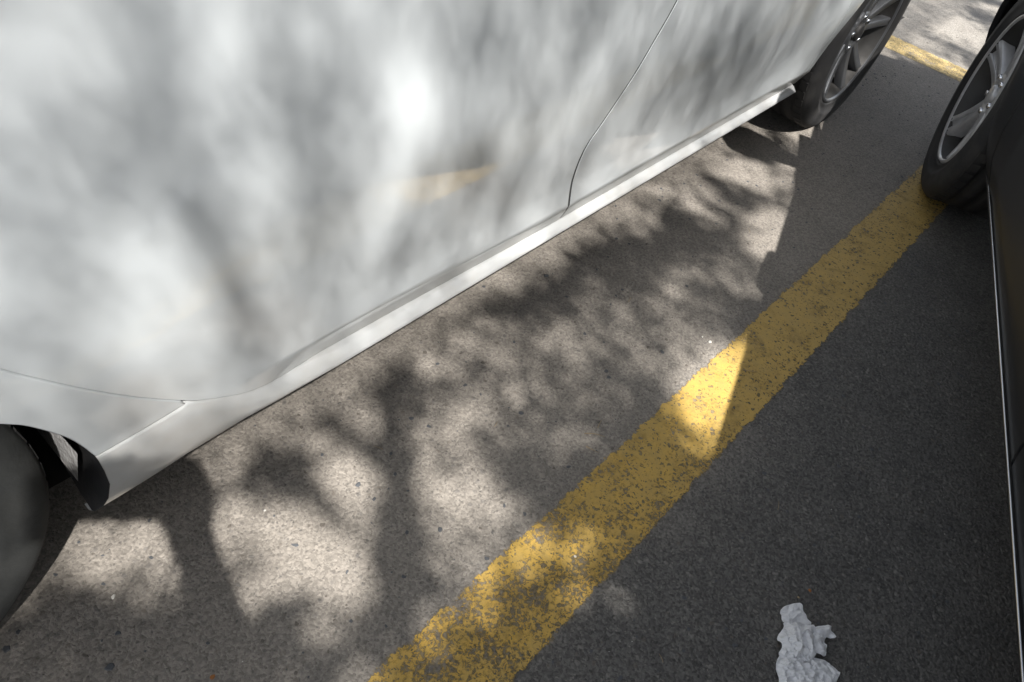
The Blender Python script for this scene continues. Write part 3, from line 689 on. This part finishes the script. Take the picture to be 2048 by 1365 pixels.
# ------------------------------------------------------------------ trees overhead, on the kerb side beyond the black car
# gaps in the crown, each the patch of light it throws, on the ground plane: centre x, y, two half axes, share of sun
GROUND_GAPS = [
    (0.333, 0.715, 0.020, -0.017, -0.022, -0.035, 0.80), (0.449, 0.684, 0.024, -0.040, -0.023, -0.021, 0.60), (0.572, 0.617, 0.025, -0.021, -0.027, -0.032, 0.60), (0.457, 0.632, 0.017, -0.027, -0.019, -0.017, 0.60),
    (0.470, 0.544, 0.041, -0.004, -0.019, -0.077, 1.00), (0.290, 0.575, 0.033, -0.030, -0.038, -0.057, 0.80), (0.344, 0.478, 0.018, -0.090, -0.046, -0.016, 1.15), (0.264, 0.469, 0.043, -0.015, -0.008, -0.026, 1.00),
    (0.300, 0.400, 0.028, -0.026, -0.019, -0.024, 0.70), (0.279, 0.344, 0.023, -0.022, -0.014, -0.018, 0.50), (0.215, 0.357, 0.014, -0.013, -0.015, -0.021, 0.60), (0.294, 0.286, 0.019, -0.018, -0.019, -0.022, 0.50),
    (0.325, 0.352, 0.026, -0.025, -0.029, -0.035, 0.40), (0.652, 0.486, 0.048, -0.041, -0.073, -0.075, 0.60), (0.602, 0.367, 0.031, -0.065, -0.053, -0.027, 0.80), (0.563, 0.430, 0.017, -0.015, -0.041, -0.043, 0.70),
    (0.516, 0.321, 0.009, -0.034, -0.044, -0.014, 0.55), (0.792, 0.493, 0.053, -0.043, -0.063, -0.059, 0.45), (0.559, 0.721, 0.058, -0.001, -0.009, -0.033, 0.50), (0.864, 0.601, 0.104, -0.037, -0.032, -0.046, 0.55),
    (0.778, 0.659, 0.039, -0.031, -0.046, -0.049, 0.60), (0.897, 0.440, 0.088, -0.071, -0.070, -0.059, 0.28), (1.087, 0.482, 0.164, -0.044, -0.033, -0.045, 0.38), (1.253, 0.451, 0.117, -0.089, -0.076, -0.053, 0.30),
    (1.231, 0.313, 0.084, -0.066, -0.079, -0.050, 0.36), (0.843, 0.357, 0.045, -0.038, -0.046, -0.038, 0.30), (1.988, 0.604, 0.060, -0.100, -0.066, -0.027, 0.85), (1.747, 0.612, 0.004, -0.087, -0.069, -0.020, 0.75),
    (1.766, 0.707, 0.042, -0.049, -0.052, -0.028, 0.75), (1.788, 0.401, -0.008, -0.068, -0.102, -0.017, 0.90), (1.443, 0.467, 0.098, -0.071, -0.052, -0.034, 0.35), (1.483, 0.666, 0.058, -0.040, -0.053, -0.038, 0.60),
    (2.107, 0.494, 0.060, -0.038, -0.117, -0.059, 0.55), (2.054, 0.742, 0.137, -0.045, -0.051, -0.038, 0.65), (1.602, 0.366, 0.069, -0.050, -0.090, -0.050, 0.35), (2.453, 0.595, 0.079, -0.047, -0.098, -0.047, 0.95),
    (1.190, 0.211, 0.119, -0.007, -0.028, -0.078, 1.10), (1.119, 0.157, 0.030, -0.025, -0.046, -0.027, 0.90), (1.248, 0.298, 0.057, -0.045, -0.054, -0.033, 0.50), (0.590, 0.246, 0.061, -0.024, -0.014, -0.026, 0.85),
    (0.669, 0.192, 0.045, -0.028, -0.018, -0.020, 0.50), (0.489, 0.241, 0.055, -0.013, -0.008, -0.026, 0.70), (0.411, 0.260, 0.051, -0.012, -0.006, -0.026, 0.50), (0.612, 0.115, 0.036, -0.034, -0.023, -0.018, 0.25),
    (0.150, 0.652, 0.048, -0.044, -0.025, -0.045, 0.85), (0.169, 0.591, 0.025, -0.023, -0.020, -0.035, 0.75), (0.085, 0.683, 0.029, -0.027, -0.013, -0.025, 0.50), (0.134, 0.766, 0.031, -0.028, -0.016, -0.032, 0.30),
    (0.971, 0.072, 0.010, -0.016, -0.102, -0.036, 0.45), (0.857, 0.036, 0.008, -0.012, -0.050, -0.018, 0.30), (4.076, 0.699, 0.058, -0.236, -0.197, -0.045, 1.00), (3.979, 0.476, -0.006, -0.128, -0.128, -0.021, 0.70),
    (3.641, 0.621, -0.002, -0.208, -0.140, -0.028, 0.75), (3.812, 0.846, 0.173, -0.080, -0.127, -0.050, 0.60), (4.664, 0.575, 0.029, -0.139, -0.129, -0.023, 0.80), (3.546, 0.475, 0.000, -0.099, -0.072, -0.013, 0.45),
]
GROUND_CLUMPS = [
    (0.403, 0.655, 0.025, -0.051, -0.023, -0.018, 0.85), (0.502, 0.662, 0.020, -0.016, -0.013, -0.017, 0.60), (0.483, 0.604, 0.014, -0.012, -0.016, -0.020, 0.60), (0.414, 0.559, 0.004, -0.043, -0.018, -0.005, 0.85),
    (0.332, 0.546, 0.012, -0.011, -0.009, -0.013, 0.50), (0.265, 0.512, 0.028, -0.007, -0.003, -0.012, 0.85), (0.311, 0.640, 0.023, -0.001, -0.002, -0.012, 0.60), (0.583, 0.551, 0.019, -0.016, -0.087, -0.098, 0.95),
    (0.468, 0.416, 0.029, -0.026, -0.042, -0.047, 0.95), (0.420, 0.325, 0.038, -0.035, -0.034, -0.037, 0.90), (0.349, 0.308, 0.032, -0.030, -0.025, -0.028, 0.75), (0.265, 0.413, 0.024, -0.022, -0.016, -0.022, 0.90),
    (0.247, 0.318, 0.026, -0.025, -0.018, -0.023, 0.85), (0.686, 0.350, 0.026, -0.022, -0.029, -0.027, 0.85), (0.701, 0.299, 0.034, -0.030, -0.031, -0.027, 0.70), (0.604, 0.271, 0.014, -0.012, -0.023, -0.020, 0.70),
    (0.529, 0.196, 0.035, -0.033, -0.024, -0.022, 0.70), (1.450, 0.572, 0.098, -0.069, -0.080, -0.056, 0.70), (1.295, 0.576, 0.082, -0.060, -0.089, -0.066, 0.75), (1.235, 0.677, 0.128, -0.004, -0.037, -0.069, 0.80),
    (1.762, 0.543, -0.010, -0.094, -0.037, -0.008, 0.60), (0.974, 0.662, 0.080, -0.003, -0.016, -0.037, 0.60),
]
DOOR_CLUMPS = [
    (0.874, 0.917, 0.089, -0.015, 0.002, -0.029, 0.55), (0.944, 0.883, 0.066, -0.005, 0.010, -0.023, 0.40), (0.495, 0.948, 0.017, -0.000, -0.011, -0.063, 0.50), (0.519, 1.064, 0.016, 0.001, -0.011, -0.050, 0.40),
    (0.658, 1.010, 0.029, -0.009, -0.041, -0.065, 0.50), (0.468, 0.866, 0.018, -0.005, -0.024, -0.065, 0.45), (0.413, 1.053, 0.030, -0.008, -0.041, -0.048, 0.30), (1.123, 0.994, 0.021, -0.008, -0.055, -0.053, 0.45),
    (1.728, 0.897, 0.185, -0.060, -0.061, -0.053, 0.50), (1.571, 0.869, 0.140, -0.028, 0.027, -0.047, 0.45), (0.478, 1.138, 0.050, 0.001, -0.004, -0.007, 0.60), (0.925, 1.061, 0.017, -0.004, -0.030, -0.048, 0.40),
    (0.723, 0.849, 0.032, 0.007, 0.011, -0.022, 0.45),
]
DOOR_GAPS = [
    (0.801, 1.006, 0.055, -0.012, -0.022, -0.070, 1.15), (0.723, 0.916, 0.028, -0.013, -0.041, -0.062, 1.05), (0.669, 0.856, 0.025, -0.027, -0.036, -0.023, 0.70), (0.858, 1.059, 0.071, -0.011, -0.006, -0.025, 0.50),
    (0.590, 1.086, 0.047, 0.000, -0.011, -0.049, 0.85), (0.577, 1.021, 0.038, -0.004, -0.021, -0.060, 0.70), (0.566, 0.939, 0.027, -0.007, -0.028, -0.065, 0.55), (0.674, 1.098, 0.064, -0.009, -0.012, -0.023, 0.45),
    (0.401, 0.905, 0.056, -0.018, -0.047, -0.084, 1.00), (0.390, 0.828, 0.038, -0.024, -0.027, -0.040, 0.85), (0.414, 0.982, 0.035, -0.013, -0.026, -0.034, 0.25), (0.611, 0.803, 0.054, 0.011, 0.013, -0.039, 0.60),
    (0.552, 0.792, 0.046, 0.001, 0.002, -0.024, 0.50), (0.763, 0.813, 0.058, -0.007, 0.004, -0.029, 0.80), (0.825, 0.848, 0.040, -0.014, -0.006, -0.028, 0.30), (0.591, 0.873, 0.026, -0.011, -0.029, -0.058, 0.30),
    (1.045, 0.795, 0.076, 0.013, 0.055, -0.059, 0.90), (1.284, 0.783, 0.126, 0.010, 0.070, -0.062, 0.90), (0.930, 0.748, 0.067, 0.005, 0.017, -0.026, 0.80), (1.479, 0.807, 0.060, 0.023, 0.091, -0.049, 0.85),
    (1.657, 0.798, 0.008, 0.025, 0.137, -0.048, 0.50), (1.849, 0.799, 0.064, 0.024, 0.121, -0.050, 0.85), (2.077, 0.795, 0.115, 0.008, 0.097, -0.044, 0.90), (2.230, 0.825, 0.100, 0.017, 0.070, -0.025, 0.60),
    (1.040, 0.997, 0.026, -0.010, -0.068, -0.070, 0.70), (1.168, 0.942, 0.036, -0.016, -0.109, -0.088, 0.75), (0.960, 1.042, 0.032, -0.008, -0.026, -0.053, 0.55), (1.324, 0.918, 0.049, -0.021, -0.104, -0.079, 0.70),
    (1.411, 0.991, 0.067, -0.023, -0.080, -0.053, 0.60), (1.086, 1.049, 0.067, -0.009, 0.002, -0.030, 0.40), (1.631, 0.930, 0.031, -0.011, -0.112, -0.063, 0.35), (2.083, 0.895, 0.050, -0.015, -0.106, -0.048, 0.40),
    (1.832, 0.931, 0.027, -0.009, -0.084, -0.038, 0.40), (2.323, 0.879, 0.062, -0.016, -0.063, -0.038, 0.50), (0.932, 0.975, 0.024, -0.009, -0.020, -0.029, 0.40), (0.421, 1.061, 0.047, -0.012, -0.050, -0.059, 0.12),
]
def sun_share(x, y):
    """how much sun the crown lets through towards ground point x, y (arrays)"""
    t = np.where(y < .66, .02, .50)
    for L, on, cap in ((GROUND_GAPS, y < .69, 1.), (DOOR_GAPS, y >= .64, .86)):
        for cx, cy, ax, ay, bx, by, w in L:
            w = min(w, 1.1) * cap; k = 1.18 if cap == 1. else 1.05; ax, ay, bx, by = ax * k, ay * k, bx * k, by * k
            det = ax * by - ay * bx; dx, dy = x - cx, y - cy
            p = (dx * by - dy * bx) / det; q = (dy * ax - dx * ay) / det; r2 = p * p + q * q
            t = np.where(on, np.maximum(t, w * np.minimum(1, 1.3 * np.exp(-.95 * np.minimum(r2, 30) ** 1.6))), t)
    for (cx, cy, ax, ay, bx, by, w), low in [(q, True) for q in GROUND_CLUMPS] + [(q, False) for q in DOOR_CLUMPS]:
        det = ax * by - ay * bx; dx, dy = x - cx, y - cy
        p = (dx * by - dy * bx) / det; q = (dy * ax - dx * ay) / det; r2 = p * p + q * q
        t = np.where((y < .68) == low, t * (1 - w * np.minimum(1, 1.3 * np.exp(-.95 * np.minimum(r2, 30) ** 1.6))), t)
    return np.clip(t, .02, 1)
def leaves(pos, size, seed):
    r = np.random.RandomState(seed); n = len(pos); L = size * (.7 + .6 * r.rand(n)); Wd = L * (.45 + .15 * r.rand(n))
    a = r.randn(n, 3) * (1, 1, .5); a /= np.linalg.norm(a, axis=1)[:, None]
    up = r.randn(n, 3) * .55 + np.array([.25, .45, -1.0]) * -1; b = np.cross(a, up); b /= np.linalg.norm(b, axis=1)[:, None]
    c = np.cross(a, b)
    v = np.empty((n, 6, 3)); 
    for k, (s, t, q) in enumerate(((-.5, 0, 0), (-.15, .5, .12), (.2, .42, .12), (.5, 0, 0), (.2, -.42, .12), (-.15, -.5, .12))):
        v[:, k] = pos + a * (L * s)[:, None] + b * (Wd * t)[:, None] + c * (Wd * q)[:, None]
    return v.reshape(-1, 3)
def crown_mesh(name, V, parent):
    n = len(V) // 6; me = bpy.data.meshes.new(name); me.vertices.add(len(V)); me.vertices.foreach_set('co', V.astype('f').ravel())
    idx = (np.arange(n)[:, None] * 6 + np.array([0, 1, 2, 3, 0, 3, 4, 5])).ravel()
    me.loops.add(n * 8); me.loops.foreach_set('vertex_index', idx.astype('i'))
    me.polygons.add(n * 2); me.polygons.foreach_set('loop_start', (np.arange(n * 2) * 4).astype('i')); me.update(calc_edges=True); me.validate()
    me.materials.append(M['leaf']); o = bpy.data.objects.new(name, me); COL.objects.link(o); o.parent = parent; o['kind'] = 'stuff'; return o
S = np.array([.32, .66, -1.])
def tree(base, label, crown_pts, seed, h=2.6):
    root = empty('shade_tree', base); tag(root, label, 'tree', 'trees shading the parking bays'); B0 = np.array(base)
    r = random.Random(seed)
    pts = [(0, 0, -.05), (.02, .01, .5), (.06, -.03, 1.2), (.05, .05, 2.0), (.0, .1, h)]
    V, F = tube(pts, [.21, .165, .145, .135, .12], 14); mesh_obj('trunk', V, F, M['bark'], root)
    P = crown_pts - B0
    for k in range(6):
        e = P[r.randrange(len(P))]; st = Vector(pts[-1]) + Vector((0, 0, -r.random() * .5)); e = Vector(e)
        mid = st.lerp(e, .45) + Vector((0, 0, .25)); pp = [st, st.lerp(mid, .5) + Vector((0, 0, .1)), mid, mid.lerp(e, .5) + Vector((.05, -.05, .1)), e]
        V, F = tube(pp, [.07, .05, .035, .022, .006], 8); mesh_obj('limb', V, F, M['bark'], root)
    return root, B0
# first tree: its crown makes the dappled light between the two cars; finer twigs and leaves higher up, over the white car
def fill(n, x0, x1, y0, y1, aleaf, size, h0, h1, seed):
    G = np.stack([x0 + rng.rand(n) * (x1 - x0), y0 + rng.rand(n) * (y1 - y0)], 1)
    T = sun_share(G[:, 0], G[:, 1])
    dens = -np.log(T) / aleaf                                            # leaves per square metre for that share of light
    G = G[rng.rand(n) < dens / (n / ((x1 - x0) * (y1 - y0)))]; hh = h0 + (h1 - h0) * rng.rand(len(G))
    pos = np.stack([G[:, 0] - S[0] * hh, G[:, 1] - S[1] * hh, hh], 1)
    return pos, leaves(pos, size, seed)
pos, Va = fill(330000, -.6, 4.62, -.9, .70, .00021, .032, 3.1, 5.5, 3)
pos_b, Vb = fill(130000, -.6, 4.62, .70, 1.30, .000076, .019, 4.8, 7.0, 4)
V1 = np.concatenate([Va, Vb])
root1, B1 = tree((.9, -4.3, 0), 'broad tree whose low crown dapples the light between both cars', pos, 5)
# the same crown goes on round the gap, with natural clumps
nO = 42000; H2 = 3.4 + 2.9 * rng.rand(nO); G2 = np.stack([-4 + rng.rand(nO) * 12, -4.5 + rng.rand(nO) * 10], 1)
inr = (G2[:, 0] > -.6) & (G2[:, 0] < 4.62) & (G2[:, 1] > -.9) & (G2[:, 1] < 1.26)
cl = np.sin(G2[:, 0] * 3.1 + 1.3 * np.sin(G2[:, 1] * 2.2)) + np.sin(G2[:, 1] * 3.7 + 1.1 * np.sin(G2[:, 0] * 1.7)) + .9 * np.sin(G2[:, 0] * 6.3 - G2[:, 1] * 5.1) + .8 * np.sin(G2[:, 0] * 2.2 + G2[:, 1] * 8.1)
ok = (~inr) & (cl < .35 + .9 * rng.rand(nO)) & (((G2[:, 0] - 1.6) / 6) ** 2 + ((G2[:, 1] + .2) / 5) ** 2 < 1)
G2 = G2[ok]; H2 = H2[ok]; p2 = np.stack([G2[:, 0] - S[0] * H2, G2[:, 1] - S[1] * H2, H2], 1)
V2 = leaves(p2, .12, 9)
crown_mesh('crown', np.concatenate([V1, V2]) - B1, root1)
# added unseen bough, leaves shaped to cast an arm-and-phone shadow by the rear wheel
ARM_SHADOW = [(0.122, 0.742), (0.211, 0.662), (0.204, 0.618), (0.195, 0.582), (0.171, 0.531), (0.151, 0.495), (0.208, 0.429), (0.225, 0.495), (0.234, 0.54), (0.256, 0.6), (0.288, 0.649), (0.3, 0.694), (0.309, 0.729), (0.238, 0.791), (0.179, 0.813)]
def inpoly(x, y, P):
    c = False; j = len(P) - 1
    for i in range(len(P)):
        if (P[i][1] > y) != (P[j][1] > y) and x < (P[j][0] - P[i][0]) * (y - P[i][1]) / (P[j][1] - P[i][1]) + P[i][0]: c = not c
        j = i
    return c
lp = []
while len(lp) < 5200:
    x, y = random.uniform(.1, .32), random.uniform(.38, .83)
    if inpoly(x, y, ARM_SHADOW): h_ = random.uniform(1.52, 1.66); lp.append((x - S[0] * h_, y - S[1] * h_, h_))
lp = np.array(lp); crown_mesh('arm_shadow_leaves', leaves(lp, .018, 5) - B1, root1)
c_ = lp.mean(0) - B1
V, F = tube([(.0, .08, 2.3), (-.3, 1.2, 2.6), (-1.3, 2.6, 2.5), tuple(c_ + (-.35, -.42, .25)), tuple(c_ + (-.02, -.06, .0))], [.06, .045, .025, .010, .003], 8); mesh_obj('arm_shadow_bough', V, F, M['bark'], root1)
# second tree further along the row
nT = 16000; q = rng.randn(nT, 3); q /= np.linalg.norm(q, axis=1)[:, None]; q *= (rng.rand(nT) ** .4)[:, None]
q[:, 2] *= .75; p3 = np.array([7.5, -4.5, 4.4]) + q * np.array([2.8, 2.8, 2.2]) + .35 * np.sin(q * 9)
root2, B2 = tree((7.4, -4.6, 0), 'smaller tree further along the row behind the black car', p3, 8)
crown_mesh('crown', leaves(p3, .13, 6) - B2, root2)
